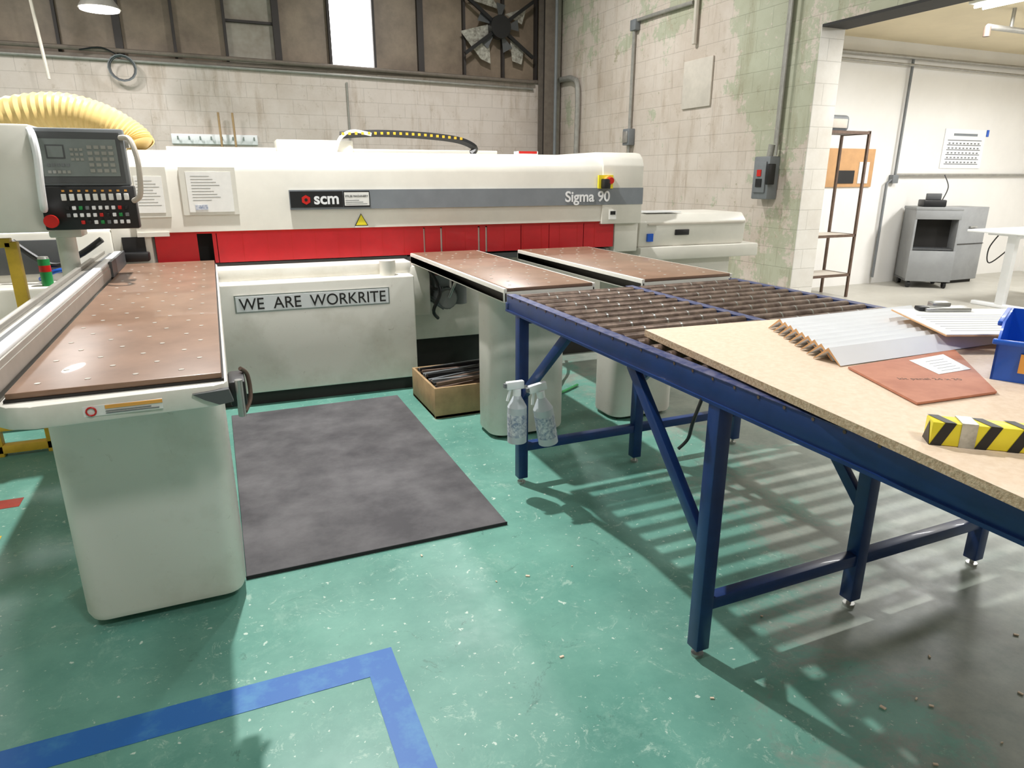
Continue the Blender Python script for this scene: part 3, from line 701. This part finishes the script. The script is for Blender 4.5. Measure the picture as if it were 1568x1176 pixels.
w.tube([(9.45,AY-.05,1.62),(12.9,AY-.05,1.62)],.02,M['conduit'],8,smooth=0)
w.box((9.38,9.5),(AY-.08,AY-.003),(1.5,1.62),M['boxgrey'],.005)
w.done()
w=Obj('annex_ceiling_pipe'); w.cyl((8.2,5.6,3.2),(12.8,5.6,3.2),.03,M['conduit']); w.cyl((8.6,5.6,3.2),(8.6,5.6,3.42),.02,M['conduit']); w.cyl((11.5,5.6,3.2),(11.5,5.6,3.42),.02,M['conduit']); w.cyl((8.2,5.6,3.2),(8.2,5.6,3.1),.035,M['rust']); w.done()
w=Obj('computer_cart')
T=Matrix.Translation((9.42,6.98,0))@Matrix.Rotation(math.radians(-38),4,'Z')
for a in (((0,.03),(0,.6)),((.57,.6),(0,.6))): w.box(a[0],a[1],(.1,1.15),M['cartgrey'],.004,T=T)
w.box((0,.6),(.57,.6),(.1,1.15),M['cartgrey'],T=T); w.box((-.01,.61),(-.01,.61),(1.13,1.17),M['cartgrey'],.005,T=T); w.box((0,.6),(0,.6),(.1,.13),M['cartgrey'],T=T)
w.box((0,.6),(-.005,.02),(.1,.55),M['cartgrey'],.004,T=T); w.box((.03,.57),(.02,.57),(.56,.58),M['darkgrey'],T=T); w.box((0,.6),(-.005,.02),(1.0,1.14),M['cartgrey'],.004,T=T); w.box((.03,.57),(.3,.32),(.55,1.0),M['dark'],T=T)
for i in range(8):
    for j in range(10): w.box((.601,.603),(.08+i*.06,.1+i*.06),(.3+j*.07,.32+j*.07),M['dark'],T=T)
for x in (.06,.54):
    for y in (.06,.54):
        a=T@Vector((x-.02,y,.05)); b=T@Vector((x+.02,y,.05)); w.cyl(a,b,.05,M['black'],16); 
w.done()
w=Obj('storage_cabinet'); w.box((10.35,11.0),(6.95,7.42),(.05,1.15),M['cartgrey'],.008); w.box((10.35,11.0),(6.94,6.952),(.6,.61),M['dark']); w.box((10.6,10.75),(6.92,6.95),(.85,.87),M['steel']); w.box((10.4,10.95),(7.0,7.4),(0,.05),M['dark']); w.done()
w=Obj('label_printer',T); w.box((.12,.42),(.15,.45),(1.171,1.27),M['black'],.015); w.box((.17,.37),(.25,.3),(1.27,1.36),M['darkgrey'],.01); w.tube([(.4,.3,1.27),(.46,.35,1.45),(.4,.4,1.62)],.008,M['black'],6); w.done()
w=Obj('standing_desk')
w.box((8.75,10.6),(4.95,5.75),(.93,.96),M['white'],.006)
for x in (9.05,10.3):
    w.box((x-.04,x+.04),(5.3,5.4),(.04,.93),M['white'],.005); w.box((x-.04,x+.04),(5.0,5.7),(.0,.05),M['white'],.01); w.box((x-.03,x+.03),(5.05,5.65),(.89,.93),M['white'])
w.box((9.05,10.3),(5.32,5.38),(.86,.9),M['white'])
w.tube([(9.2,5.6,.93),(9.25,5.75,.7),(9.4,5.8,.5),(9.7,5.75,.7),(9.9,5.7,.93)],.008,M['black'],6)
w.done()

# ---------------- camera ----------------
f_=1032; p=math.atan(318/1032); yw=math.atan(464/1080)
Fv=Vector((math.sin(yw)*math.cos(p),math.cos(yw)*math.cos(p),-math.sin(p)))
cam=bpy.data.cameras.new('camera'); cam.sensor_width=36; cam.lens=36*f_/1568; cam.clip_start=.05
co=bpy.data.objects.new('camera',cam); bpy.context.collection.objects.link(co)
Rv=Vector((math.cos(yw),-math.sin(yw),0)); Uv=Rv.cross(Fv)
mt=Matrix((Rv,Uv,-Fv)).transposed().to_4x4(); mt.translation=(0,0,1.6); co.matrix_world=mt
sc.camera=co
